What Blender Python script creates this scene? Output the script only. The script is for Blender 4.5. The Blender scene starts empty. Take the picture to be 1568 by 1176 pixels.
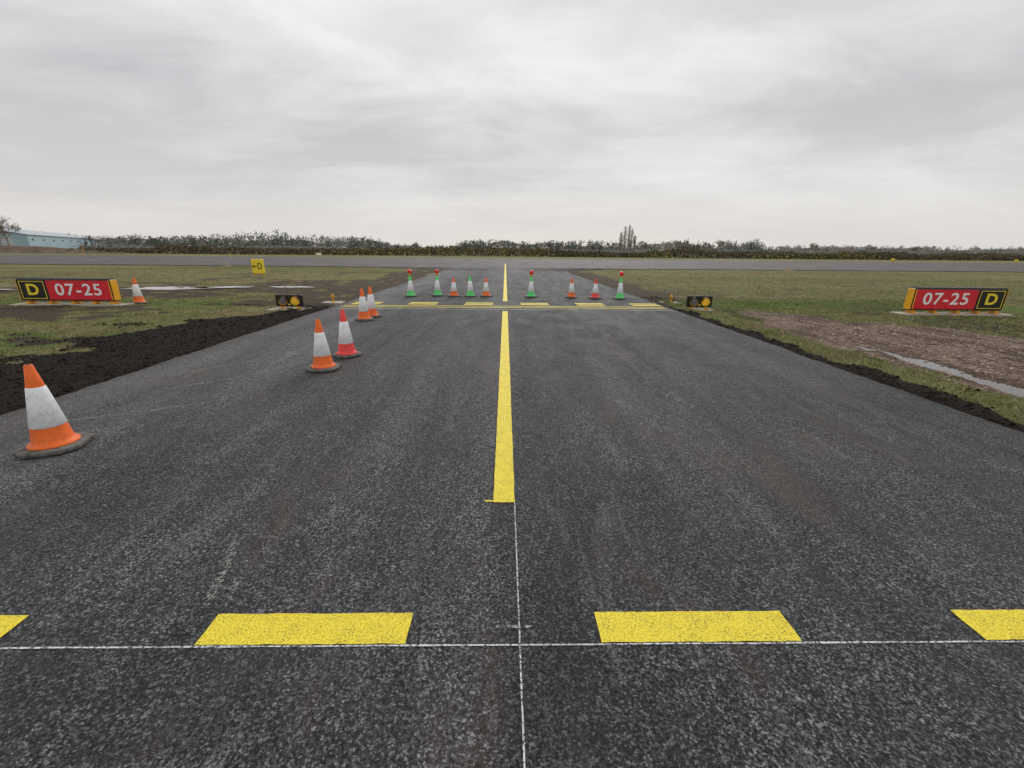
import bpy, math, random
import numpy as np
from mathutils import Matrix, Vector
random.seed(7); rng=np.random.default_rng(7)
scene=bpy.context.scene
C=scene.collection

# ---------------------------------------------------------------- helpers
class NT:
    def __init__(s,nt): s.nt=nt; s.dim='3D'
    def n(s,t,ins=None,**kw):
        nd=s.nt.nodes.new(t)
        if t=='ShaderNodeTexNoise': nd.noise_dimensions=s.dim
        if t=='ShaderNodeTexVoronoi': nd.voronoi_dimensions=s.dim
        for k,v in kw.items(): setattr(nd,k,v)
        for k,v in (ins or {}).items():
            sock=nd.inputs[k]
            if isinstance(v,bpy.types.NodeSocket): s.nt.links.new(v,sock)
            else: sock.default_value=v
        return nd
    def math(s,op,a,b=0.0,clamp=False):
        return s.n('ShaderNodeMath',{0:a,1:b},operation=op,use_clamp=clamp).outputs[0]
    def noise(s,vec,scale,detail=3.0,rough=.55,dist=0.0):
        return s.n('ShaderNodeTexNoise',{'Vector':vec,'Scale':scale,'Detail':detail,'Roughness':rough,'Distortion':dist}).outputs[0]
    def scl(s,vec,x,y,z=1.0):
        return s.n('ShaderNodeMapping',{'Vector':vec,'Scale':(x,y,z)}).outputs[0]
    def rng(s,v,a,b,c=0.0,d=1.0):
        return s.n('ShaderNodeMapRange',{0:v,1:a,2:b,3:c,4:d},clamp=True).outputs[0]
    def mix(s,f,a,b,mode='MIX'):
        nd=s.nt.nodes.new('ShaderNodeMix'); nd.data_type='RGBA'; nd.blend_type=mode
        for i,v in ((0,f),(6,a),(7,b)):
            if isinstance(v,bpy.types.NodeSocket): s.nt.links.new(v,nd.inputs[i])
            elif i and len(v)==3: nd.inputs[i].default_value=(*v,1)
            else: nd.inputs[i].default_value=v
        return nd.outputs[2]
    def gray(s,v):
        return s.n('ShaderNodeCombineColor',{0:v,1:v,2:v}).outputs[0]

def mat(name,flat=False):
    m=bpy.data.materials.new(name); m.use_nodes=True
    nt=m.node_tree; nt.nodes.clear(); N=NT(nt)
    if flat: N.dim='2D'
    out=nt.nodes.new('ShaderNodeOutputMaterial')
    b=nt.nodes.new('ShaderNodeBsdfPrincipled'); nt.links.new(b.outputs[0],out.inputs[0])
    co=nt.nodes.new('ShaderNodeTexCoord').outputs['Object']
    def link(v,s): nt.links.new(v,b.inputs[s])
    return m,N,b,co,link,out

def simple(name,col,rough=.5,spec=.4,var=.18,scale=9.0,dirt=.0,dirtcol=(.09,.075,.06),emit=0):
    m,N,b,co,link,out=mat(name)
    a=N.noise(co,scale,2,.6)
    f=N.rng(a,.3,.7,1-var,1+var)
    c=N.mix(1.0,(*col,1),N.gray(f),'MULTIPLY')
    if dirt>0:
        g=N.noise(co,scale*2.3,4,.7)
        c=N.mix(N.rng(g,.62-.25*dirt,.78,0,.8),c,(*dirtcol,1))
    link(c,'Base Color')
    b.inputs['Roughness'].default_value=rough
    b.inputs['Specular IOR Level'].default_value=spec
    if emit:
        b.inputs['Emission Color'].default_value=(*col,1); b.inputs['Emission Strength'].default_value=emit
    return m

def mesh_obj(name,verts,faces,mats=(),midx=None,smooth=False):
    me=bpy.data.meshes.new(name)
    verts=np.asarray(verts,dtype=np.float32)
    if isinstance(faces,np.ndarray):
        k=faces.shape[1]; nf=len(faces)
        me.vertices.add(len(verts)); me.vertices.foreach_set('co',verts.ravel())
        me.loops.add(nf*k); me.loops.foreach_set('vertex_index',faces.astype(np.int32).ravel())
        me.polygons.add(nf); me.polygons.foreach_set('loop_start',(np.arange(nf)*k).astype(np.int32))
        me.polygons.foreach_set('loop_total',np.full(nf,k,dtype=np.int32))
        me.update(calc_edges=True)
    else:
        me.from_pydata([tuple(map(float,v)) for v in verts],[],faces)
    for m in mats: me.materials.append(m)
    if midx is not None: me.polygons.foreach_set('material_index',np.asarray(midx,dtype=np.int32))
    if smooth: me.polygons.foreach_set('use_smooth',np.ones(len(me.polygons),dtype=bool))
    me.update()
    o=bpy.data.objects.new(name,me); C.objects.link(o); return o

class MB:
    """small multi-material mesh builder"""
    def __init__(s): s.v=[];s.f=[];s.m=[]
    def add(s,vs,fs,mi):
        o=len(s.v); s.v+=[tuple(v) for v in vs]
        s.f+=[tuple(i+o for i in f) for f in fs]; s.m+=[mi]*len(fs)
    def box(s,x0,x1,y0,y1,z0,z1,mi,bev=0.0):
        b=min(bev,(x1-x0)/3,(y1-y0)/3,(z1-z0)/3)
        if b<=0:
            vs=[(x,y,z) for z in (z0,z1) for y in (y0,y1) for x in (x0,x1)]
            s.add(vs,[(0,2,3,1),(4,5,7,6),(0,1,5,4),(2,6,7,3),(0,4,6,2),(1,3,7,5)],mi); return
        rings=[]
        for z,i in ((z0,b),(z0+b,0),(z1-b,0),(z1,b)):
            X0,X1,Y0,Y1=x0+i,x1-i,y0+i,y1-i
            rings.append([(X0+b,Y0,z),(X1-b,Y0,z),(X1,Y0+b,z),(X1,Y1-b,z),(X1-b,Y1,z),(X0+b,Y1,z),(X0,Y1-b,z),(X0,Y0+b,z)])
        s.loft(rings,mi,True,True)
    def loft(s,rings,mi,cap0=True,cap1=True):
        n=len(rings[0]); vs=[p for r in rings for p in r]; fs=[]
        for k in range(len(rings)-1):
            for i in range(n):
                j=(i+1)%n; fs.append((k*n+i,k*n+j,(k+1)*n+j,(k+1)*n+i))
        if cap0: fs.append(tuple(range(n-1,-1,-1)))
        if cap1: fs.append(tuple(range((len(rings)-1)*n,len(rings)*n)))
        s.add(vs,fs,mi)
    def lathe(s,prof,mi,n=28,c=(0,0,0),axis='z',cap0=True,cap1=True):
        rings=[]
        for r,h in prof:
            ring=[]
            for i in range(n):
                a=2*math.pi*i/n
                if axis=='z': ring.append((c[0]+r*math.cos(a),c[1]+r*math.sin(a),c[2]+h))
                else: ring.append((c[0]+r*math.cos(a),c[1]-h,c[2]+r*math.sin(a)))
            rings.append(ring)
        s.loft(rings,mi,cap0,cap1)
    def obj(s,name,mats,loc=(0,0,0),rot=0,smooth_mi=()):
        me=bpy.data.meshes.new(name); me.from_pydata(s.v,[],s.f)
        for m in mats: me.materials.append(m)
        for p,mi in zip(me.polygons,s.m):
            p.material_index=mi; p.use_smooth=(mi in smooth_mi and len(p.vertices)==4)
        me.update()
        o=bpy.data.objects.new(name,me); C.objects.link(o); o.location=loc; o.rotation_euler=(0,0,rot); return o

def _h(ix,iy,seed):
    n=(ix.astype(np.int64)*374761393+iy.astype(np.int64)*668265263+seed*1442695041)&0xffffffff
    n=((n^(n>>13))*1274126177)&0xffffffff
    return ((n^(n>>16))&0xffff)/65535.0
def vnoise(x,y,seed=0):
    ix=np.floor(x);iy=np.floor(y);fx=x-ix;fy=y-iy
    fx=fx*fx*(3-2*fx);fy=fy*fy*(3-2*fy)
    a=_h(ix,iy,seed);b=_h(ix+1,iy,seed);c=_h(ix,iy+1,seed);d=_h(ix+1,iy+1,seed)
    return (a*(1-fx)+b*fx)*(1-fy)+(c*(1-fx)+d*fx)*fy
def fbm(x,y,oct=4,seed=0):
    t=0;a=.5;s=0
    for i in range(oct):
        t=t+a*vnoise(x*2**i,y*2**i,seed+i); s+=a; a*=.5
    return t/s
def sst(a,b,x):
    t=np.clip((x-a)/(b-a),0,1); return t*t*(3-2*t)

# ---------------------------------------------------------------- layout (metres, taxiway axis = +Y)
RY0,RY1=43.0,88.0
def edgeL(y): return -(5.1+10*np.clip((y-35)/8.0,0,1)**2.6)
def edgeR(y): return 5.0+10*np.clip((y-35)/8.0,0,1)**2.6

def zones(x,y):
    """soil, gravel, lush, height"""
    n1=fbm(x*.45,y*.45,4,3); n2=fbm(x*1.7,y*1.7,4,11); n3=fbm(x*.16,y*.16,3,23)
    n4=fbm(x*6,y*6,3,31)
    eL=edgeL(y)-x; eR=x-edgeR(y)
    wl=2.5-1.4*sst(8.5,12.5,y)+1.6*(n2-.5)+.9*(n1-.5)
    soil=np.where(eL>0,1-sst(-.25,.25,eL-wl),0)*(y<200)
    soil=np.where((eL>0)&(y>12.8)&(y<RY0), np.maximum((1-sst(-.5,.8,eL-2.2-2.6*(n1-.3)))*.85,0)*sst(.35,.6,n2+.18),soil)
    sr=np.where(eR>-.02,1-sst(.02,.16,eR-.16-.5*(n2-.42)),0)
    soil=np.maximum(soil,sr)
    soil=np.maximum(soil,np.where((eR>0)&(y>15)&(y<RY0),(1-sst(-.3,.8,eR-1.0-1.6*(n1-.4)))*.75,0))
    mud=sst(.51,.62,n1*.6+n2*.4)*np.where(x<0,.95,.5)*(y<36)*(1-.4*sst(20,32,y))
    band=np.exp(-((y-17.7-.12*(x+13))/2.0)**2)*(x<-6.5)*sst(.34,.52,n2+.05)*.95
    soil=np.maximum(soil,np.maximum(mud,band))
    soil=np.maximum(soil,(np.exp(-((y-41.5)/1.2)**2))*(np.abs(x)<400)*.7)
    lo=5.95+.25*sst(6,12,y)+.9*(n2-.5); hi=10.1-3.0*sst(8.5,12.8,y)+1.2*(n1-.5)+.6*(n2-.5)+1.2*(1-sst(3,7,y))
    gr=sst(-.1,.35,x-lo)*(1-sst(-.5,.5,x-hi))*(1-sst(11.8,12.8,y+1.2*(n2-.5)))*sst(-6,-3,y)
    gr=np.maximum(gr,np.exp(-((y-15.8)/.35)**2)*sst(9.5,12,x)*sst(.45,.6,n2)*.6)
    rut=np.exp(-((x-6.66-.15*(n1-.5)-.03*(y-6))/.26)**2)+np.exp(-((x-8.5-.2*(n1-.5))/.2)**2)
    rut=rut*gr
    lush=sst(.47,.64,n3*.4+n2*.6)*(.22+.45*np.exp(-((y-12.5)/4)**2))
    lush=np.maximum(lush,np.exp(-((y-13.9)/1.3)**2)*(x>5)*(x<17)*.95)
    lush=np.maximum(lush,np.exp(-((y-13.2)/1.2)**2)*(x<-8)*.75)
    lush=np.maximum(lush,np.exp(-((y-8.)/2.0)**2)*(x<-7.2)*.8*sst(.38,.52,n2))
    h=.012+.05*(n2-.45)+.05*(n1-.5)
    dig=soil*(eL>0)*(eL<3.5)*(y<13)
    h=h+soil*(.050*(n4-.5)+.03*(n2-.5))-.02*dig*(n4-.5)+gr*(.025*(n4-.5)+.03*(n2-.5))-.075*rut
    h=h+.10*(n3-.5)*sst(9,20,np.abs(x))*1.5
    far=sst(25,60,np.hypot(x,y)); h=h*(1-far)
    inpav=((eL<0)&(eR<0)&(y<RY0+.5))|((y>RY0-.25)&(y<RY1+.25))
    ramp=sst(-.02,.10,np.where(x<0,eL,eR))
    ramp=np.where((y>RY1),sst(0,2,y-RY1),ramp)
    ramp=np.where((y>RY0-1.5)&(y<=RY1),sst(0,1.2,RY0-.25-y)*ramp,ramp)
    h=np.where(inpav,-.035,-.03*(1-ramp)+h*ramp)
    h=h+ (.03*np.exp(-((eR-.38)/.2)**2)*(eR>0.05)*(y<35))
    return soil,gr,lush,h,rut

# ---------------------------------------------------------------- ground
def axis(dense0,dense1,step,lim):
    out=list(np.arange(dense0,dense1,step)); s=step; v=dense1
    while v<lim: out.append(v); s*=1.085; v+=s
    out.append(lim); return np.array(out)
xr=axis(4.85,12.5,.075,4500); xs=np.unique(np.concatenate([-xr,np.arange(-4.7,4.8,.6),xr]))
yr=axis(2.0,17.0,.085,4500); yb=-np.array([v for v in (30,60,120,300,900)])[::-1]
ys=np.unique(np.concatenate([yb,np.arange(-20,2,.8),yr,[RY0-.3,RY0-.2,RY1+.2,RY1+.3]]))
X,Y=np.meshgrid(xs,ys); S,G,L,H,R=zones(X,Y)
V=np.stack([X,Y,H],-1).reshape(-1,3)
ny,nx=X.shape; i=np.arange(ny-1)[:,None]*nx+np.arange(nx-1)[None,:]
F=np.stack([i,i+1,i+nx+1,i+nx],-1).reshape(-1,4)

mg,N,b,co,link,out=mat('grass_ground_material',True)
at=N.n('ShaderNodeAttribute',attribute_name='zones')
sp=N.n('ShaderNodeSeparateColor',{0:at.outputs['Color']})
soilA,gravA,lushA=sp.outputs[0],sp.outputs[1],sp.outputs[2]
nf=N.noise(co,28,4,.75); nm=N.noise(co,2.6,5,.65)
nfar=N.noise(N.scl(co,.03,.18),1,5,.65)
straw=N.mix(N.rng(nf,.35,.65),(.145,.120,.052),(.41,.35,.175))
olive=N.mix(N.rng(nf,.35,.65),(.062,.072,.020),(.25,.25,.088))
lushc=N.mix(N.rng(nf,.35,.65),(.050,.092,.018),(.19,.27,.05))
g=N.mix(N.rng(N.math('ADD',N.math('MULTIPLY',nm,.6),N.math('MULTIPLY',nfar,.5)),.48,.63),olive,straw)
g=N.mix(N.rng(N.noise(co,.7,4,.7),.52,.64,0,.6),g,(.15,.105,.068))
g=N.mix(lushA,g,lushc)
so=N.noise(co,22,4,.8)
soilc=N.mix(N.rng(so,.35,.7),(.007,.005,.004),(.044,.030,.021))
soil2=N.mix(N.rng(so,.35,.68),(.040,.030,.020),(.18,.14,.10))
sx=N.n('ShaderNodeSeparateXYZ',{0:co})
nearL=N.math('MULTIPLY',N.rng(sx.outputs[0],-8.6,-7.6),N.rng(sx.outputs[1],13.5,12.3))
soilc=N.mix(nearL,soil2,soilc)
edn=N.math('MULTIPLY',N.math('SUBTRACT',N.noise(co,8,4,.75),.5),1.2)
e=N.rng(N.math('ADD',soilA,edn),.4,.6)
c=N.mix(e,g,soilc)
vor=N.n('ShaderNodeTexVoronoi',{'Vector':co,'Scale':26.0}); vs=N.n('ShaderNodeSeparateColor',{0:vor.outputs['Color']})
grc=N.mix(vs.outputs[0],(.10,.064,.045),(.48,.355,.285))
wet=N.rng(N.noise(N.scl(co,3.0,.5),1,4,.7),.45,.57)
grc=N.mix(N.math('MULTIPLY',wet,.75),grc,(.095,.060,.042))
e2=N.rng(N.math('ADD',gravA,edn),.4,.6)
c=N.mix(e2,c,grc)
link(c,'Base Color')
b.inputs['Roughness'].default_value=.92; b.inputs['Specular IOR Level'].default_value=.15
bm=N.n('ShaderNodeBump',{'Strength':1.0,'Distance':.04,'Height':N.math('ADD',nf,so)})
link(bm.outputs[0],'Normal')
ground=mesh_obj('grass_ground',V,F,[mg],smooth=True)
ca=ground.data.color_attributes.new('zones','FLOAT_COLOR','POINT')
ca.data.foreach_set('color',np.stack([S,G,np.clip(L,0,1),np.ones_like(S)],-1).astype(np.float32).ravel())

# ---------------------------------------------------------------- asphalt
def asphalt(name,dark,light,taxi=True):
    m,N,b,co,link,out=mat(name,True)
    x=N.n('ShaderNodeSeparateXYZ',{0:co}); px,py=x.outputs[0],x.outputs[1]
    wob=N.n('ShaderNodeVectorMath',{0:co,1:N.n('ShaderNodeVectorMath',{0:N.n('ShaderNodeTexNoise',{'Vector':co,'Scale':70.0,'Detail':1.0}).outputs['Color'],3:.016},operation='SCALE').outputs[0]},operation='ADD').outputs[0]
    v=N.n('ShaderNodeTexVoronoi',{'Vector':wob,'Scale':108.0})
    vsp=N.n('ShaderNodeSeparateColor',{0:v.outputs['Color']}); vc=vsp.outputs[0]
    grain=N.noise(co,58,3,.85)
    chip=N.math('ADD',N.math('MULTIPLY',N.math('POWER',vc,4.0),1.25),N.rng(grain,.47,.66,0,.42))
    chip=N.math('MULTIPLY',chip,N.rng(v.outputs[0],.70,.2,.08,1))
    chip=N.math('ADD',chip,N.rng(grain,.38,.52,0,.07))
    c=N.mix(N.math('MULTIPLY',chip,1.0,clamp=True),(*dark,1),(*light,1))
    big=N.noise(N.scl(co,.55,.16),1,3,.65,.6)
    mid=N.noise(N.scl(co,2.4,1.2),1,5,.75,.4)
    small=N.noise(co,11,3,.75)
    f=N.math('MULTIPLY',N.rng(big,.34,.66,.70,1.26),N.rng(mid,.33,.67,.74,1.26))
    f=N.math('MULTIPLY',f,N.rng(small,.34,.66,.76,1.24))
    if taxi:
        lane=N.noise(N.scl(co,1.3,.02),1,2,.7)
        f=N.math('MULTIPLY',f,N.rng(lane,.3,.7,.76,1.26))
        ed=N.math('ADD',px,N.math('MULTIPLY',N.math('SUBTRACT',mid,.5),2.2))
        f=N.math('MULTIPLY',f,N.rng(ed,-2.3,-4.4,1.0,1.9))
        jw=N.math('ADD',N.math('ABSOLUTE',px),N.math('MULTIPLY',N.math('SUBTRACT',small,.5),.05))
        joint=N.math('MULTIPLY',N.rng(jw,.09,.065),N.rng(py,2.55,2.5))
        f=N.math('MULTIPLY',f,N.math('SUBTRACT',1.0,N.math('MULTIPLY',joint,.22)))
        j2=N.math('ABSOLUTE',N.math('SUBTRACT',px,N.math('ADD',-.085,N.math('MULTIPLY',N.math('SUBTRACT',small,.5),.02))))
        f=N.math('MULTIPLY',f,N.rng(j2,.0,.010,.6,1))
    c=N.mix(1.0,c,N.gray(f),'MULTIPLY')
    c=N.mix(N.rng(N.noise(N.scl(co,.9,.35),1.3,3,.65),.52,.72,0,.32),c,(.11,.078,.064))
    if taxi:
        c=N.mix(N.math('MULTIPLY',N.rng(ed,-3.2,-5.0,0,.38),N.rng(grain,.40,.56)),c,(.22,.19,.155))
    sc=N.noise(N.scl(co,5.0,.7),1.0,4,.75,.3)
    c=N.mix(N.math('MULTIPLY',N.rng(sc,.58,.74,0,.42),N.rng(grain,.42,.56)),c,(.31,.30,.28))
    v3=N.n('ShaderNodeTexVoronoi',{'Vector':wob,'Scale':9.0})
    c=N.mix(N.math('MULTIPLY',N.rng(v3.outputs[0],.07,.04,0,.8),N.rng(mid,.50,.58)),c,(.40,.39,.37))
    link(c,'Base Color')
    link(N.rng(mid,.35,.65,.62,.85),'Roughness'); b.inputs['Specular IOR Level'].default_value=.32
    bm=N.n('ShaderNodeBump',{'Strength':.9,'Distance':.011,'Height':N.math('ADD',N.math('MULTIPLY',vc,.5),N.math('MULTIPLY',grain,1.4))}); link(bm.outputs[0],'Normal')
    return m
m_asph=asphalt('taxiway_asphalt',(.006,.006,.0066),(.255,.258,.268))
m_run=asphalt('runway_asphalt',(.055,.048,.047),(.25,.225,.22),taxi=False)

yy=np.concatenate([np.arange(-30,-2,1.0),np.arange(-2,34,.12),np.arange(34,RY0+.01,.3),[RY0+.3]])
l=edgeL(yy)+.06*(fbm(yy*1.2,yy*0,3,5)-.5)+.06*(fbm(yy*6,yy*0,2,8)-.5)-.04
r=edgeR(yy)-.06*(fbm(yy*1.2,yy*0,3,6)-.5)-.06*(fbm(yy*6,yy*0,2,9)-.5)+.02
tv=[];tf=[];n=len(yy)
for k in range(n):
    tv+=[(l[k],yy[k],-.02),(l[k],yy[k],0),(0,yy[k],.0),(r[k],yy[k],0),(r[k],yy[k],-.02)]
for k in range(n-1):
    for j in range(4): a=k*5+j; tf.append((a,a+1,a+6,a+5)[::-1])
taxi=mesh_obj('asphalt_taxiway',tv,np.array(tf),[m_asph])
rx=np.array([-3000,-400,-60,-15,0,15,60,400,3000.])
rv=[(x,y,.005) for y in (RY0,RY1) for x in rx]
rf=[(k,k+1,k+1+len(rx),k+len(rx)) for k in range(len(rx)-1)]
runway=mesh_obj('asphalt_runway',rv,rf,[m_run])

# ---------------------------------------------------------------- painted markings
m_yel,N,b,co,link,out=mat('yellow_paint',True)
gn=N.noise(co,95,3,.8)
c=N.mix(N.rng(gn,.38,.58),(.72,.50,.014),(1.0,.85,.075))
c=N.mix(N.rng(N.noise(co,6,4,.7),.5,.75,0,.3),c,(.74,.55,.05))
pit=N.math('MULTIPLY',N.rng(N.noise(co,120,2,.7),.57,.65),N.rng(N.noise(co,12,2,.6),.38,.58))
c=N.mix(N.math('MULTIPLY',pit,.85),c,(.07,.06,.03))
link(c,'Base Color'); b.inputs['Roughness'].default_value=.6; b.inputs['Specular IOR Level'].default_value=.3
bm=N.n('ShaderNodeBump',{'Strength':.7,'Distance':.006,'Height':gn}); link(bm.outputs[0],'Normal')

def broken(name,col,lo,hi,scale=60):
    m,N,b,co,link,out=mat(name,True)
    b.inputs['Base Color'].default_value=(*col,1); b.inputs['Roughness'].default_value=.8
    t=N.n('ShaderNodeBsdfTransparent')
    f=N.rng(N.noise(co,scale,4,.75),lo,hi)
    f=N.math('MULTIPLY',f,N.rng(N.noise(co,2.2,3,.6),.25,.5,.35,1))
    mx=N.n('ShaderNodeMixShader',{0:f,1:t.outputs[0],2:b.outputs[0]})
    N.nt.links.new(mx.outputs[0],out.inputs[0]); return m
m_chalk=broken('chalk_line_paint',(.70,.70,.70),.40,.52)
m_chalk2=broken('chalk_smear_paint',(.5,.5,.5),.50,.62,45)
m_scuff=broken('scuff_dust',(.34,.325,.29),.48,.66,42)
m_white=broken('white_line_paint',(.75,.74,.68),.30,.42,30)

def strip(mb,x0,x1,y0,y1,z,mi,jag=.004):
    nx=max(2,min(60,int((x1-x0)/.03)+1)); ny=max(2,min(300,int((y1-y0)/.06)+1))
    pts=[]
    for k in range(nx): pts.append((x0+(x1-x0)*k/nx,y0+random.uniform(-jag,jag)))
    for k in range(ny): pts.append((x1+random.uniform(-jag,jag),y0+(y1-y0)*k/ny))
    for k in range(nx): pts.append((x1-(x1-x0)*k/nx,y1+random.uniform(-jag,jag)))
    for k in range(ny): pts.append((x0+random.uniform(-jag,jag),y1-(y1-y0)*k/ny))
    mb.add([(p[0],p[1],z) for p in pts],[tuple(range(len(pts)))],mi)
mb=MB()
for x0,x1 in ((-4.87,-3.98),(-3.11,-2.22),(-1.345,-.432),(.43,1.325),(2.16,3.06),(3.93,4.8)):
    strip(mb,x0,x1,1.437,1.602,.004,0,.002)
mb.obj('yellow_holding_line_marking',[m_yel])
mb=MB(); strip(mb,-.077,.070,2.53,12.05,.004,0,.0025); mb.obj('yellow_centre_line_marking',[m_yel])
mb=MB(); strip(mb,-.075,.072,14.5,RY0+.0-.1,.004,0,.003); mb.obj('yellow_centre_line_marking',[m_yel])
mb=MB(); strip(mb,-.075,.072,RY0+.1,56,.009,0,.003); mb.obj('yellow_centre_line_marking',[m_yel])
mb=MB()
strip(mb,-4.9,4.9,12.80,12.89,.004,0); strip(mb,-4.9,4.9,13.12,13.22,.004,0)
x=-4.85
while x<4.5:
    strip(mb,x,x+.9,13.50,13.70,.004,0); strip(mb,x,x+.9,13.86,14.08,.004,0); x+=1.78
mb.obj('yellow_runway_holding_marking',[m_yel])
mb=MB(); strip(mb,-4.9,4.9,12.42,12.46,.004,0,.003)
mb.obj('white_setting_out_line',[m_white])
mb=MB(); strip(mb,-5.0,4.9,1.424,1.432,.004,0,.0015); strip(mb,.066,.073,-.6,1.421,.004,0,.0012); strip(mb,.066,.073,1.436,2.526,.004,0,.0012)
mb.obj('chalk_setting_out_line',[m_chalk])
mb=MB(); strip(mb,-.04,.14,1.512,1.527,.006,0,.004); strip(mb,-.07,.02,1.54,1.55,.006,0,.004)
for k in range(26):
    x=random.uniform(-4.6,4.6); y=random.uniform(.8,9); s=random.uniform(.008,.025); strip(mb,x,x+s,y,y+s*1.4,.0045,0,.006)
mb.obj('chalk_smear',[m_chalk2])
mb=MB(); strip(mb,-.135,-.08,2.535,2.552,.004,0,.004); mb.obj('yellow_paint_splash',[m_yel])
mb=MB()
def line(p,w):
    p=[np.array(q,float) for q in p]; pts=[]
    for a,bq in zip(p[:-1],p[1:]):
        for t in np.linspace(0,1,12,endpoint=False): pts.append(a+(bq-a)*t)
    pts.append(p[-1]); L_=[];R_=[]
    for k,q in enumerate(pts):
        d=pts[min(k+1,len(pts)-1)]-pts[max(k-1,0)]; nrm=np.array([-d[1],d[0]])/np.linalg.norm(d)
        ww=w*random.uniform(.4,1)*min(1,(k+.4)/3,(len(pts)-k-.6)/3); j=random.uniform(-.3,.3)*w
        L_.append((*(q+nrm*(ww+j)),.0042)); R_.append((*(q-nrm*(ww-j)),.0042))
    n=len(pts); mb.add(L_+R_,[(k,k+1,n+k+1,n+k) for k in range(n-1)],0)
line([(.85,6.25),(1.5,5.3),(2.4,4.35),(3.3,3.9)],.014)
line([(1.2,7.4),(3.2,6.3),(4.4,6.0)],.02)
line([(-1.42,1.63),(-1.50,1.9),(-1.62,2.2)],.03); line([(-1.33,1.63),(-1.40,1.85)],.02)
line([(-1.9,1.75),(-2.1,2.0)],.008); line([(-4.3,4.8),(-3.4,5.6),(-3.0,6.4)],.05); line([(-4.5,5.6),(-3.6,6.6)],.06)
line([(-2.2,8),(-1.9,9.6),(-1.7,11)],.03); line([(-4.4,3.9),(-3.3,4.5)],.05)
for k in range(14):
    x=random.uniform(-4.4,4.4); y=random.uniform(2.5,13); a=random.gauss(1.5,.2); L0=random.uniform(.2,1.0)
    line([(x,y),(x+L0*.5*math.cos(a),y+L0*.5*math.sin(a)),(x+L0*math.cos(a+.1),y+L0*math.sin(a+.1))],random.uniform(.006,.02))
mb.obj('scuff_marks',[m_scuff])

# ---------------------------------------------------------------- puddles
m_w,N,b,co,link,out=mat('puddle_water',True)
b.inputs['Base Color'].default_value=(.06,.05,.04,1); b.inputs['Roughness'].default_value=.05; b.inputs['Specular IOR Level'].default_value=.7
bm=N.n('ShaderNodeBump',{'Strength':.12,'Distance':.01,'Height':N.noise(co,14,2,.5)}); link(bm.outputs[0],'Normal')
def puddle(cx,cy,a,bb,ang,z,seed):
    pts=[]
    for k in range(110):
        t=2*math.pi*k/110
        q=float(fbm(np.array([math.cos(t)*2.6+seed]),np.array([math.sin(t)*2.6]),5,seed)[0])
        rr=.4+1.2*q
        x=a*math.cos(t)*rr; y=bb*math.sin(t)*rr
        pts.append((cx+x*math.cos(ang)-y*math.sin(ang),cy+x*math.sin(ang)+y*math.cos(ang),z))
    mesh_obj('puddle_water',pts,[tuple(range(110))],[m_w])
puddle(6.68,5.75,1.8,.33,math.radians(91),-.026,1)
puddle(6.62,3.0,.9,.2,math.radians(90),-.030,4)
puddle(-13.9,18.0,1.6,.75,.06,.045,2)
puddle(-12.0,18.7,1.1,.45,.3,.045,9)
puddle(-20.6,16.5,1.5,.6,.1,.06,3)
puddle(-18.0,17.3,.8,.35,.1,.055,12)
puddle(-9.3,19.1,.9,.4,.0,.04,5)

# ---------------------------------------------------------------- grass tufts & soil clods
def grass(name,count,xr,yr,wid,hgt,mats,filt):
    x=rng.uniform(*xr,count); y=rng.uniform(*yr,count)
    S,G,L,H,R=zones(x,y)
    p=fbm(x*3.1,y*3.1,3,77)
    onpave=(x>edgeL(y)-.02)&(x<edgeR(y)+.05)
    keep=(~onpave)&(rng.random(count)>S*1.25-.04)&(rng.random(count)>G*1.2-.03)&(y<RY0-.7)&(p+.25*rng.random(count)>filt)
    x,y,H,L,p=x[keep],y[keep],H[keep],L[keep],p[keep]; n=len(x)
    a=rng.uniform(0,2*np.pi,n); w=wid*rng.uniform(.6,1.4,n); h=hgt*rng.uniform(.3,1.2,n)*(.5+p)
    lean=rng.normal(0,.8,(n,2))*h[:,None]
    dx=np.cos(a)*w; dy=np.sin(a)*w
    v0=np.stack([x-dx,y-dy,H-.01],1); v1=np.stack([x+dx,y+dy,H-.01],1)
    v2=np.stack([x+lean[:,0],y+lean[:,1],H+h],1)
    V=np.stack([v0,v1,v2],1).reshape(-1,3); F=np.arange(3*n).reshape(-1,3)
    mi=np.where(rng.random(n)<.14+.65*L,1,0); mi=np.where(rng.random(n)<.42*(1-.6*L),2,mi)
    return mesh_obj(name,V,F,mats,mi)
def leafmat(name,c0,c1,sc=5,trans=0):
    m,N,b,co,link,out=mat(name)
    c=N.mix(N.rng(N.noise(co,sc,1,.75),.35,.65),(*c0,1),(*c1,1)); link(c,'Base Color')
    b.inputs['Roughness'].default_value=.8; b.inputs['Specular IOR Level'].default_value=.12
    if trans:
        t=N.n('ShaderNodeBsdfTranslucent',{'Color':c}); mx=N.n('ShaderNodeMixShader',{0:trans,1:b.outputs[0],2:t.outputs[0]})
        N.nt.links.new(mx.outputs[0],out.inputs[0])
    return m
gm=[leafmat('grass_olive',(.12,.118,.036),(.31,.29,.115)),leafmat('grass_green',(.075,.13,.022),(.20,.275,.055)),leafmat('grass_straw',(.27,.22,.115),(.51,.43,.27))]
grass('grass_blades',120000,(4.9,15),(1.5,16),.007,.042,gm,.46)
grass('grass_blades',90000,(-18,-5),(2,18),.008,.045,gm,.48)
grass('grass_blades',80000,(-30,34),(14,42),.014,.055,gm,.48)

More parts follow.
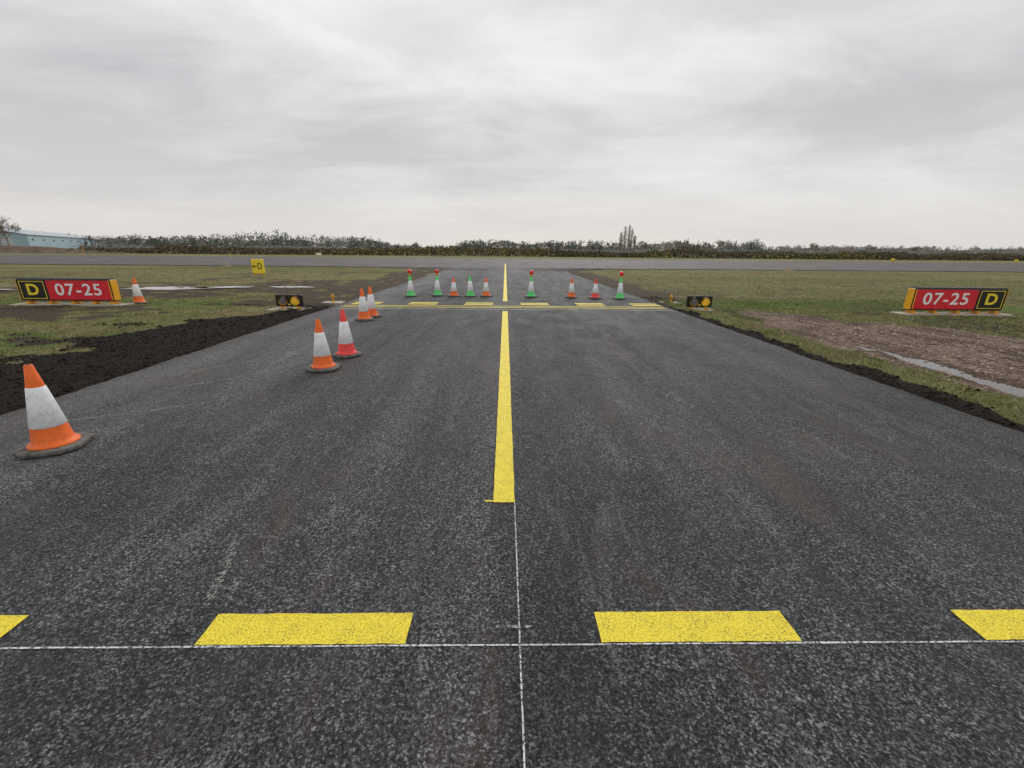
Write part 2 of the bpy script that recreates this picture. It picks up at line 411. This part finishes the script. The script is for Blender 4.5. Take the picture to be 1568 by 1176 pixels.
oc=np.array([(1,0,0),(0,1,0),(-1,0,0),(0,-1,0),(0,0,1),(0,0,-1)],float)
of=np.array([(0,1,4),(1,2,4),(2,3,4),(3,0,4),(1,0,5),(2,1,5),(3,2,5),(0,3,5)])
def clods(name,n,xr,yr,size,m,ch):
    x=rng.uniform(*xr,n); y=rng.uniform(*yr,n); z=zones(x,y); dens=z[ch]
    k=(rng.random(n)<dens)&((x<edgeL(y)-.03)|(x>edgeR(y)+.03)); x,y,H=x[k],y[k],z[3][k]; n=len(x)
    s=size*rng.lognormal(0,.5,n)
    P=oc[None]*s[:,None,None]*rng.uniform(.55,1.25,(n,6,1))*np.array([1,1,.7])
    a=rng.uniform(0,6.28,n); ca,sa=np.cos(a)[:,None],np.sin(a)[:,None]
    Q=np.stack([P[...,0]*ca-P[...,1]*sa,P[...,0]*sa+P[...,1]*ca,P[...,2]],-1)
    Q+=np.stack([x,y,H+s*.2],1)[:,None]
    F=(of[None]+6*np.arange(n)[:,None,None]).reshape(-1,3)
    mesh_obj(name,Q.reshape(-1,3),F,[m])
m_clod=simple('soil_clod_material',(.022,.016,.012),.95,.1,.5,6)
m_stone=simple('gravel_stone_material',(.36,.27,.22),.9,.2,.5,9)
clods('soil_clods',16000,(-9.5,-5.1),(2,13),.010,m_clod,0)
clods('soil_clods',5000,(4.9,6),(1.5,16),.012,m_clod,0)
clods('gravel_stones',16000,(5.8,12),(2,13),.012,m_stone,1)

# ---------------------------------------------------------------- cones
m_or=simple('cone_orange',(.95,.17,.025),.5,.4,.12,7,.3)
m_rd=simple('cone_red',(.92,.075,.065),.45,.4,.1,7,.15)
m_gr=simple('cone_green',(.12,.74,.20),.45,.4,.1,7,.1)
m_sl=simple('cone_white_sleeve',(.86,.86,.87),.42,.4,.10,9,.4,(.38,.37,.35))
m_ru=simple('cone_rubber_base',(.13,.125,.118),.85,.2,.35,9,.6,(.30,.28,.25))
m_lr=simple('lamp_red',(.80,.02,.03),.25,.6,.08,5)
m_ly=simple('lamp_yellow',(.75,.42,.03),.4,.5,.08,5)
def cone(x,y,body,rot=0,h=.75,lamp=False,base=.43,z=.006,tilt=0):
    mb=MB(); hb=base/2; c=base*.22
    def ring(s,z): 
        h2=hb*s; cc=c*s
        return [(-h2+cc,-h2,z),(h2-cc,-h2,z),(h2,-h2+cc,z),(h2,h2-cc,z),(h2-cc,h2,z),(-h2+cc,h2,z),(-h2,h2-cc,z),(-h2,-h2+cc,z)]
    mb.loft([ring(.97,0),ring(1,.008),ring(1,.03),ring(.95,.04)],2)
    k=h/.75
    def R(z): return .136+( .026-.136)*((z-.055)/(h-.055))
    mb.lathe([(.165,.0405),(.163,.052),(.142,.066),(R(.09),.09),(R(.21*k),.21*k)],0,cap0=True,cap1=False)
    z0,z1=.215*k,.555*k
    mb.lathe([(R(.21*k),.2101*k),(R(z0)+.005,z0),(R(z1)+.004,z1),(R(z1),z1+.003)],1,cap0=False,cap1=False)
    mb.lathe([(R(z1),z1+.0031),(R(h-.01),h-.01),(R(h)-.004,h)],0,cap0=False,cap1=False)
    mb.lathe([(R(h)-.004,h),(R(h)-.012,h-.002),(R(h)-.014,h-.04)],3,cap0=False,cap1=True)
    if lamp:
        mb.lathe([(.03,h-.005),(.05,h+.005),(.05,h+.05),(.04,h+.06)],4,16)
        q=[(.08*math.sin(t),h+.125-.08*math.cos(t)) for t in [.5,.8,1.1,1.4,1.75,2.1,2.4,2.7,3.0]]
        mb.lathe(q,5,20)
    o=mb.obj('traffic_cone',[body,m_sl,m_ru,m_ru,m_ly,m_lr],(x,y,z),rot,smooth_mi=(0,1,3,4,5))
    o.rotation_euler=(tilt,0,rot); return o
cone(-3.86,3.38,m_or,.35,.73,base=.43)
cone(-2.60,5.92,m_or,.2,.71)
cone(-2.55,6.72,m_rd,.85,.74,base=.40)
cone(-3.42,10.36,m_or,.3); cone(-3.39,10.9,m_or,.9)
cone(-3.45,15.85,m_gr,.3,.75,True); cone(-2.52,16.15,m_gr,.1,.75,True)
cone(-1.89,15.95,m_or,.5,.69); cone(-1.29,15.95,m_gr,.9,.75); cone(-.71,16.0,m_or,.2,.69)
cone(.95,15.9,m_gr,.4,.75,True); cone(2.42,15.8,m_or,.6,.69); cone(3.26,15.6,m_rd,.2,.69); cone(4.13,15.5,m_gr,.7,.75,True)
cone(-11.1,13.2,m_or,.3,.75,z=.02)

# ---------------------------------------------------------------- airfield signs
m_blk=simple('sign_black',(.012,.012,.012),.4,.4,.2,5)
m_red=simple('sign_red',(.74,.018,.035),.4,.4,.08,3)
m_yl=simple('sign_yellow',(.92,.70,.04),.4,.4,.06,5)
m_am=simple('sign_end_yellow',(.95,.45,.02),.45,.4,.08,5)
m_wh=simple('sign_white',(.9,.9,.9),.45,.3,.04,5)
m_con=simple('concrete_slab',(.46,.42,.35),.9,.2,.2,5,.3)
m_tan=simple('fitting_orange',(.70,.33,.03),.5,.4,.15,8)
def empty(name,loc,rot=0):
    e=bpy.data.objects.new(name,None); C.objects.link(e); e.location=loc; e.rotation_euler=(0,0,rot); return e
def text(s,size,x,z,y,m,parent,name,off=.008,sx=1.0):
    cu=bpy.data.curves.new(name,'FONT'); cu.body=s; cu.size=size; cu.align_x='CENTER'; cu.align_y='CENTER'
    cu.offset=off; cu.extrude=.002; cu.space_character=1.12; cu.materials.append(m)
    o=bpy.data.objects.new(name,cu); C.objects.link(o); o.parent=parent
    o.location=(x,y,z); o.rotation_euler=(math.pi/2,0,0); o.scale=(sx,1,1); return o
def rsign(name,loc,rot,dleft):
    e=empty(name,loc,rot); W,Hh,T=2.58,.60,.24; z0=.14
    mb=MB()
    mb.box(-W/2,W/2,0,T,z0,z0+Hh,0,.02)
    f=-.004
    dx0,dx1=(-W/2+.03,-W/2+.80) if dleft else (W/2-.80,W/2-.03)
    rx0,rx1=(-W/2+.82,W/2-.05) if dleft else (-W/2+.05,W/2-.82)
    mb.box(rx0,rx1,f,.0,z0+.035,z0+Hh-.035,1)
    a,bb,c0,c1=dx0+.05,dx1-.05,z0+.055,z0+Hh-.055; w=.016
    mb.box(a,bb,f,0,c0,c0+w,2); mb.box(a,bb,f,0,c1-w,c1,2)
    mb.box(a,a+w,f,0,c0+w,c1-w,2); mb.box(bb-w,bb,f,0,c0+w,c1-w,2)
    mb.box(-W/2+.03,W/2-.03,.03,T-.03,z0+Hh,z0+Hh+.02,0)
    for s in (-1,1):
        x0=s*W/2; mb.box(min(x0,x0+s*.02),max(x0,x0+s*.02),.015,T-.015,z0+.02,z0+Hh-.02,4,.004)
    mb.box((rx1+.004) if dleft else rx0-.03,(rx1+.03) if dleft else rx0-.004,f,0,z0+.03,z0+Hh-.03,4)
    p=mb.obj('panel',[m_blk,m_red,m_yl,m_wh,m_am]); p.parent=e
    mb=MB(); mb.box(-1.55,1.55,-.12,T+.12,-.02,.045,0,.012); s=mb.obj('slab',[m_con]); s.parent=e
    mb=MB()
    for x in (-1.15,-.55,.1,.68,1.18):
        mb.box(x-.05,x+.05,.03,T-.03,.045,z0,0,.006); mb.box(x-.09,x+.09,-.02,T+.02,.045,.065,0,.004)
    s=mb.obj('legs',[m_tan]); s.parent=e
    zc=z0+Hh/2
    text('D',.42,(dx0+dx1)/2,zc,f-.003,m_yl,e,'letter',.012,1.1)
    text('07-25',.45,(rx0+rx1)/2,zc,f-.003,m_wh,e,'numbers',.006,1.12)
    return e
rsign('runway_holding_sign',(-12.52,12.5,.02),math.radians(1),True)
rsign('runway_holding_sign',(12.66,11.8,.0),math.radians(-1),False)
e=empty('taxiway_direction_sign',(-15.2,27.2,.0),math.radians(-3))
mb=MB(); mb.box(-.36,.36,0,.16,.14,1.0,0,.02); mb.box(-.325,.325,-.004,0,.18,.96,1)
mb.box(-.375,-.361,.02,.14,.18,.96,2)
mb.obj('panel',[m_yl,m_yl,m_blk]).parent=e
mb=MB(); mb.box(-.30,-.22,.04,.12,0,.14,0,.005); mb.box(.22,.30,.04,.12,0,.14,0,.005); mb.obj('legs',[m_tan]).parent=e
mb=MB(); mb.add([(-.31,-.008,.57),(-.18,-.008,.69),(-.15,-.008,.66),(-.215,-.008,.595),(-.02,-.008,.595),(-.02,-.008,.545),(-.215,-.008,.545),(-.15,-.008,.48),(-.18,-.008,.45)],[(0,8,7,6,5,4,3,2,1)],0)
mb.obj('arrow',[m_blk]).parent=e
text('D',.50,.16,.57,-.008,m_blk,e,'letter',.008,.8)

m_len=simple('lens_dark',(.16,.16,.16),.2,.6,.1,5)
m_lit=simple('lens_amber',(.95,.50,.04),.3,.5,.05,5,emit=.12)
def guard(x,y,z=0.02):
    e=empty('runway_guard_light',(x,y,z))
    mb=MB(); mb.box(-.55,.55,-.25,.35,-.04,.03,0,.012); mb.obj('slab',[m_con]).parent=e
    mb=MB(); mb.box(-.37,.37,0,.10,.10,.42,0,.015)
    for cx in (-.17,.17):
        mb.lathe([(.132,0.0),(.132,.012),(.116,.014),(.116,.004)],1 if cx>0 else 4,24,(cx,0,.26),'y',True,False)
        mb.lathe([(.112,.004),(.10,.014),(.07,.024),(.03,.028)],2 if cx<0 else 3,24,(cx,0,.26),'y',False,True)
        n=12; R=.125; vs=[];fs=[]
        for k in range(n+1):
            t=math.pi*k/n
            for yv in (-.010,-.07): vs.append((cx+R*math.cos(t),yv,.26+R*math.sin(t)))
            for yv in (-.010,-.07): vs.append((cx+(R+.006)*math.cos(t),yv,.26+(R+.006)*math.sin(t)))
        for k in range(n):
            a=4*k; fs+=[(a,a+1,a+5,a+4),(a+2,a+6,a+7,a+3),(a+1,a+3,a+7,a+5)]
        mb.add(vs,fs,0)
    mb.box(-.03,.03,-.006,0,.14,.17,1)
    mb.obj('lamp_head',[m_blk,m_yl,m_len,m_lit,m_tan],smooth_mi=(2,3)).parent=e
    mb=MB()
    for cx in (-.22,.22): mb.box(cx-.03,cx+.03,.02,.08,.03,.10,0,.004); mb.box(cx-.07,cx+.07,-.03,.13,.03,.045,0,.003)
    mb.obj('legs',[m_tan]).parent=e
guard(-6.07,12.15,-.01); guard(5.75,12.6,-.01)

def edge_light(x,y,z=.01,slab=True,s=1.0,name='taxiway_edge_light'):
    mb=MB()
    if slab: mb.box(-.3,.3,-.25,.25,-.02,.03,0,.01)
    mb.lathe([(.09*s,.03),(.09*s,.05),(.03*s,.06),(.03*s,.16*s),(.055*s,.18*s),(.06*s,.26*s),(.05*s,.32*s),(.02*s,.35*s)],1,16)
    mb.obj(name,[m_con,m_tan],(x,y,z),0,(1,))
edge_light(-5.45,13.7,s=.8); edge_light(5.5,14.2,s=.8)
for x in (-84,-55,-26,27,57,88,118): edge_light(x,RY0-1.5,.0,True,1.0,'runway_edge_light')
for x in (-120,-84,-55,-26,27,57,88,118): edge_light(x,RY1+1.5,.0,True,1.3,'runway_edge_light')
def marker(x,y,w,h,mt):
    mb=MB(); mb.box(-w/2,w/2,0,.2,.25,.25+h,0,.03); mb.box(-w/2+.1,-w/2+.2,.05,.15,0,.25,1); mb.box(w/2-.2,w/2-.1,.05,.15,0,.25,1)
    mb.obj('airfield_marker_board',[mt,m_tan],(x,y,0))
marker(80,90,.7,.4,m_yl); marker(106,90,.7,.4,m_yl); marker(-41,98,1.1,.45,m_wh)
mb=MB(); mb.lathe([(.05,0),(.05,1.9),(.03,2.0)],0,10); mb.obj('marker_post',[m_tan],(-87,93,0))

# ---------------------------------------------------------------- hedge, trees
def quads(P,s):
    n=len(P); u=rng.normal(size=(n,3)); u/=np.linalg.norm(u,axis=1)[:,None]
    w=rng.normal(size=(n,3)); w-=u*(u*w).sum(1)[:,None]; w/=np.linalg.norm(w,axis=1)[:,None]
    u=u*s[:,None]; w=w*(s*rng.uniform(.5,1,n))[:,None]
    return np.stack([P-u-w,P+u-w*.6,P+u*.7+w,P-u*.8+w*.8],1)
def slivers(P,ln,wd,up=.8):
    n=len(P); d=rng.normal(0,.45,(n,3)); d[:,2]=np.abs(rng.normal(up,.3,n)); d/=np.linalg.norm(d,axis=1)[:,None]
    a=rng.uniform(0,6.28,n); w=np.stack([np.cos(a),np.sin(a),0*a],1)*wd[:,None]; d=d*ln[:,None]
    return np.stack([P-w,P+w,P+d+w*.4,P+d-w*.4],1)
def emit(name,qs,mats,mi):
    V=qs.reshape(-1,3); return mesh_obj(name,V,np.arange(len(V)).reshape(-1,4),mats,mi)
m_h1=leafmat('hedge_dark',(.045,.047,.030),(.105,.10,.062),2,.25)
m_h2=leafmat('hedge_brown',(.10,.08,.058),(.21,.165,.12),2,.25)
m_h3=leafmat('gorse_yellow',(.15,.135,.045),(.34,.28,.08),2,.25)
n=70000
x=rng.uniform(-340,340,n); yb_=120+rng.normal(0,2.5,n)+16*(fbm(x*.02,x*0,2,41)-.5)
top=.5+1.7*fbm(x*.06,x*0+1,4,42)**1.4+.9*fbm(x*.5,yb_*.3,2,43)
top*=np.where(x/yb_<-.78,.62,1.0)
z=top*rng.random(n)**.8
P=np.stack([x,yb_,z],1)
gy=fbm(x*.035,yb_*.1,3,44); mi=np.where(rng.random(n)<.4+.4*(gy<.48),1,0); mi=np.where((gy>.54)&(rng.random(n)<.3),2,mi)
emit('hedge',quads(P,rng.uniform(.12,.30,n)),[m_h1,m_h2,m_h3],mi)

m_t1=leafmat('pine_foliage_hazed',(.11,.124,.108),(.175,.19,.168),.15,.35)  # distance haze painted into these treeline colours, pines and twigs greyed and lightened
m_t2=leafmat('pine_foliage_pale_hazed',(.16,.17,.15),(.23,.235,.21),.15,.35)
m_t3=leafmat('bare_twigs_hazed',(.28,.26,.24),(.38,.355,.335),.15,.35)
prof=[(-1.6,9,.6),(-1.1,12,.5),(-1.0,13,.4),(-.93,12.5,.4),(-.88,11.5,.3),(-.80,12,.1),(-.74,11.5,.3),(-.66,14,.0),(-.62,12.5,.1),(-.58,15.5,.0),(-.50,16,.0),(-.47,12,.1),(-.44,13.5,.05),(-.36,12.5,.05),(-.28,11.5,.1),(-.255,6,.6),(-.13,5.5,.6),(-.09,10,.1),(-.04,11,.1),(.0,10,.25),(.07,9.5,.25),(.14,11,.1),(.22,11,.2),(.27,8,.6),(.34,9.5,.4),(.38,12,.05),(.43,12,.05),(.47,8,.5),(.5,12,.05),(.565,12.5,.05),(.59,7.5,.85),(.70,8.5,.85),(.85,8,.9),(1.0,9,.85),(1.2,9,.85),(1.6,8,.8)]
bx=[p[0] for p in prof]
Q=[];M=[]
for row,(yrow,cnt,sc) in enumerate(((365,330,.84),(400,560,1.0),(445,420,1.08))):
    for k in range(cnt):
        bear=rng.uniform(-1.5,1.5)
        if fbm(np.array([bear*14+row*7.]),np.array([.3]),3,91)[0]<.38 and rng.random()<.7: continue
        yy0=yrow+rng.normal(0,12); x0=bear*yy0
        hh=np.interp(bear,bx,[p[1] for p in prof])*sc*rng.uniform(.66,1.08)
        kind=np.interp(bear,bx,[p[2] for p in prof])
        if rng.random()<kind+.07:
            n=110; t=rng.random(n); r=hh*.36*np.sqrt(rng.random(n))*np.sin(np.pi*np.clip(.18+.8*t,0,1)); a=rng.uniform(0,6.28,n)
            P=np.stack([x0+r*np.cos(a),yy0+r*np.sin(a),hh*(.12+.78*t)],1)
            q=slivers(P,rng.uniform(.8,2.0,n),rng.uniform(.05,.12,n)); mi=np.full(n,2)
        elif rng.random()<.55:
            n=90; nc=7; cc=np.stack([rng.normal(0,hh*.17,nc),rng.normal(0,hh*.17,nc),hh*rng.uniform(.3,.93,nc)],1)
            qq=cc[rng.integers(0,nc,n)]+rng.normal(0,1,(n,3))*np.array([hh*.075,hh*.075,hh*.065])
            P=qq+np.array([x0,yy0,0]); P[:8]=np.array([x0,yy0,0])+np.stack([rng.normal(0,.1,8),rng.normal(0,.1,8),np.linspace(.3,hh*.6,8)],1)
            q=quads(P,rng.uniform(.25,.65,n)); mi=np.where(rng.random(n)<.35,1,0)
        else:
            n=90; t=rng.random(n)**.8; r=hh*.2*(1.02-t)*(.45+.55*rng.random(n)); a=rng.uniform(0,6.28,n)
            P=np.stack([x0+r*np.cos(a),yy0+r*np.sin(a),hh*(.08+.92*t)],1); q=quads(P,rng.uniform(.25,.55,n)*(1.15-.6*t)); mi=np.where(rng.random(n)<.3,1,0)
        Q.append(q); M.append(mi)
n=60000; bear=rng.uniform(-1.45,1.45,n); y=425+rng.normal(0,14,n); x=bear*y
hp=np.interp(bear,bx,[p[1] for p in prof]); z=hp*(.25+.85*fbm(x*.05,x*0,4,66))*rng.random(n)
Q.append(quads(np.stack([x,y,z],1),rng.uniform(.35,.8,n))); M.append(np.where(rng.random(n)<.3,2,np.where(rng.random(n)<.5,0,1)))
n=36000; x=rng.uniform(-560,560,n); y=345+rng.normal(0,9,n); z=(.6+3.6*fbm(x*.03,x*0,4,61)**1.4)*rng.random(n)
Q.append(quads(np.stack([x,y,z],1),rng.uniform(.3,.75,n))); M.append(np.where(rng.random(n)<.6,2,np.where(rng.random(n)<.5,0,1)))
emit('distant_treeline',np.concatenate(Q),[m_t1,m_t2,m_t3],np.concatenate(M))

m_bark=simple('bare_bark',(.26,.235,.21),.9,.1,.3,1)
def sticks(segs):
    V=[];F=[]
    for p0,p1,r0,r1 in segs:
        p0=np.array(p0);p1=np.array(p1); d=p1-p0; d=d/np.linalg.norm(d)
        u=np.cross(d,[.3,.9,.2]); u/=np.linalg.norm(u); w=np.cross(d,u); o=len(V)
        for p,r in ((p0,r0),(p1,r1)):
            for k in range(4):
                a=k*math.pi/2; V.append(p+r*(u*math.cos(a)+w*math.sin(a)))
        for k in range(4): F.append((o+k,o+(k+1)%4,o+4+(k+1)%4,o+4+k))
    return V,F
def poplar(x,y,h,wid):
    seg=[((0,0,0),(0,0,h*.5),.2,.14),((0,0,h*.5),(0,0,h),.14,.02)]
    for k in range(80):
        t=rng.uniform(.06,.9); a=rng.uniform(0,6.28); ln=h*.24*(1.1-t)+.8; out=wid*rng.uniform(.4,1.1)*math.sin(math.pi*min(1,.25+.75*t))
        p0=np.array([0,0,h*t]); p1=p0+np.array([math.cos(a)*out,math.sin(a)*out,ln*rng.uniform(.7,1.2)])
        if p1[2]>h: p1[2]=h*rng.uniform(.9,1)
        seg.append((p0,p1,.045,.02))
        for j in range(5):
            q0=p0+(p1-p0)*rng.uniform(.25,1); q1=q0+np.array([rng.normal(0,.5),rng.normal(0,.5),rng.uniform(.5,1.5)]); seg.append((q0,q1,.022,.01))
    V,F=sticks(seg); o=mesh_obj('poplar_tree',V,np.array(F),[m_bark]); o.location=(x,y,0)
for dx,h,w in ((-3.4,12,1.7),(-1.4,15.2,1.8),(.8,16,1.8),(2.8,14.6,1.9),(4.6,10,1.6)): poplar(.272*262+dx,262+rng.normal(0,1.5),h,w)
def bare_tree(x,y,h,spread,seed,rt=.026):
    r=random.Random(seed); seg=[]
    def br(p,d,l,rad,lev):
        q=p+d*l; seg.append((p,q,rad,rad*.65))
        if lev==0: return
        for k in range(4 if lev>1 else 5):
            nd=d+np.array([r.gauss(0,.5)*spread,r.gauss(0,.5)*spread,r.gauss(.12,.25)]); nd/=np.linalg.norm(nd)
            br(p+d*l*r.uniform(.6,1),nd,l*r.uniform(.6,.85),rad*.52,lev-1)
    br(np.zeros(3),np.array([0,0,1.]),1.0,.07,5)
    hm=max(s[1][2] for s in seg); k=h/hm
    seg=[(a*k,bq*k,max(r0*k,rt),max(r1*k,rt*.7)) for a,bq,r0,r1 in seg]
    V,F=sticks(seg); o=mesh_obj('bare_tree',V,np.array(F),[m_bark]); o.location=(x,y,0)
bare_tree(-235,215,15.5,1.0,3,.034); bare_tree(-242,218,13.5,1.0,5,.034); bare_tree(-300,330,10,1,8)
for k,(bz,yy0,h) in enumerate(((.49,300,10),(.70,300,8.5),(.83,310,8),(-.2,320,7),(.31,300,8.5),(.39,310,10))): bare_tree(bz*yy0,yy0,h,1.1,20+k)

# ---------------------------------------------------------------- hangar
m_clad,N,b,co,link,out=mat('hangar_cladding')
w=N.n('ShaderNodeTexWave',{'Vector':co,'Scale':1.2,'Distortion':0.0},wave_type='BANDS',bands_direction='X')
c=N.mix(N.rng(w.outputs[1],.3,.7),(.30,.43,.50),(.38,.52,.60)); link(N.mix(N.rng(N.noise(co,.2,3,.6),.4,.7,0,.4),c,(.48,.55,.58)),'Base Color'); b.inputs['Roughness'].default_value=.6
m_roof=simple('hangar_roof',(.47,.51,.54),.55,.3,.12,.3)
m_win=simple('hangar_window',(.10,.13,.16),.2,.6,.2,1)
e=empty('hangar',(-262,250,0),math.atan2(400-250,-357+262))
Lh,Wd,he,hr=200,50,7.6,12.4
mb=MB()
mb.box(0,Lh,0,Wd,0,he,0)
mb.obj('walls',[m_clad]).parent=e
mb=MB()
mb.add([(-.6,-.8,he+.02),(Lh+.6,-.8,he+.02),(Lh+.6,Wd/2,hr),(-.6,Wd/2,hr),(-.6,Wd+.8,he+.02),(Lh+.6,Wd+.8,he+.02)],[(0,1,2,3),(3,2,5,4)],0)
mb.add([(0,.0,he+.03),(0,Wd,he+.03),(0,Wd/2,hr-.1)],[(0,2,1)],1); mb.add([(Lh,.0,he+.03),(Lh,Wd,he+.03),(Lh,Wd/2,hr-.1)],[(0,1,2)],1)
mb.obj('roof',[m_roof,m_clad]).parent=e
mb=MB()
for k in range(9): 
    for y0,y1 in ((Wd,Wd+.06),(-.06,0)): mb.box(6+k*19,9+k*19,y0,y1,4.6,5.6,0)
for k in range(3): mb.box(-.06,0,6+k*14,16+k*14,0,5.8,1)
mb.obj('windows_and_doors',[m_win,m_roof]).parent=e
mx=np.linspace(-70,70,60); my=np.linspace(-9,9,14); A,B=np.meshgrid(mx,my)
Hm=1.6*np.exp(-(A/24)**2)*np.exp(-(B/4.5)**2)*(.7+.6*fbm(A*.1+9,B*.2+9,3,71))-.05
i=np.arange(13)[:,None]*60+np.arange(59)[None]; 
mo=mesh_obj('earth_mound',np.stack([A-124,B+112,Hm],-1).reshape(-1,3),np.stack([i,i+1,i+61,i+60],-1).reshape(-1,4),[simple('mound_soil',(.14,.105,.075),.95,.1,.3,.4)],smooth=True)

# ---------------------------------------------------------------- world
w=bpy.data.worlds.new('World'); scene.world=w; w.use_nodes=True; nt=w.node_tree; nt.nodes.clear(); N=NT(nt)
out=nt.nodes.new('ShaderNodeOutputWorld')
SUN_EL,SUN_AZ=math.radians(34),math.radians(9)
sky=nt.nodes.new('ShaderNodeTexSky'); sky.sky_type='NISHITA'; sky.sun_disc=False; sky.sun_elevation=SUN_EL; sky.sun_rotation=SUN_AZ
bg1=N.n('ShaderNodeBackground',{'Color':sky.outputs[0],'Strength':.08})
tc=nt.nodes.new('ShaderNodeTexCoord').outputs['Generated']
s3=N.n('ShaderNodeSeparateXYZ',{0:tc}); z=N.math('ADD',N.math('MAXIMUM',s3.outputs[2],0.0),.16)
pv=N.n('ShaderNodeCombineXYZ',{0:N.math('DIVIDE',s3.outputs[0],z),1:N.math('DIVIDE',s3.outputs[1],z),2:3.3}).outputs[0]
n1=N.noise(N.scl(pv,.55,.8),1,4,.5,.35); n2=N.noise(N.scl(pv,1.5,2.4),1,4,.6,.6); n3=N.noise(pv,.35,1,.5,0)
d=N.math('ADD',N.math('ADD',N.math('MULTIPLY',n1,.48),N.math('MULTIPLY',n2,.27)),N.math('MULTIPLY',n3,.25))
sd=(math.sin(SUN_AZ)*math.cos(SUN_EL),math.cos(SUN_AZ)*math.cos(SUN_EL),math.sin(SUN_EL))
dot=N.n('ShaderNodeVectorMath',{0:tc,1:sd},operation='DOT_PRODUCT').outputs['Value']
glow=N.math('POWER',N.math('MAXIMUM',dot,0.0),12)
d=N.math('ADD',d,N.math('MULTIPLY',glow,.08))
cl=N.mix(N.rng(d,.41,.62),(.55,.555,.565),(.92,.92,.92))
hz=N.rng(s3.outputs[2],.0,.26)
cl=N.mix(hz,(.73,.70,.68),cl)
bg2=N.n('ShaderNodeBackground',{'Color':cl,'Strength':1.0})
mx=N.n('ShaderNodeMixShader',{0:.95,1:bg1.outputs[0],2:bg2.outputs[0]}); nt.links.new(mx.outputs[0],out.inputs[0])

sl=bpy.data.lights.new('sun','SUN'); sl.energy=1.15; sl.angle=math.radians(25); sl.color=(1,.97,.93)
so=bpy.data.objects.new('sun',sl); C.objects.link(so)
so.rotation_euler=Vector(sd).to_track_quat('Z','Y').to_euler()

# ---------------------------------------------------------------- camera
cam=bpy.data.cameras.new('camera'); co_=bpy.data.objects.new('camera',cam); C.objects.link(co_)
cam.sensor_width=36; cam.lens=650/1568*36; cam.clip_start=.05; cam.clip_end=9000
Mx=Matrix.Rotation(math.radians(-1.0),4,'Z')@Matrix.Rotation(math.radians(90-17.5),4,'X')@Matrix.Rotation(math.radians(.5),4,'Z')
Mx.translation=Vector((0,0,1.65)); co_.matrix_world=Mx
scene.camera=co_
scene.view_settings.view_transform='Standard'; scene.view_settings.look='None'; scene.view_settings.exposure=0
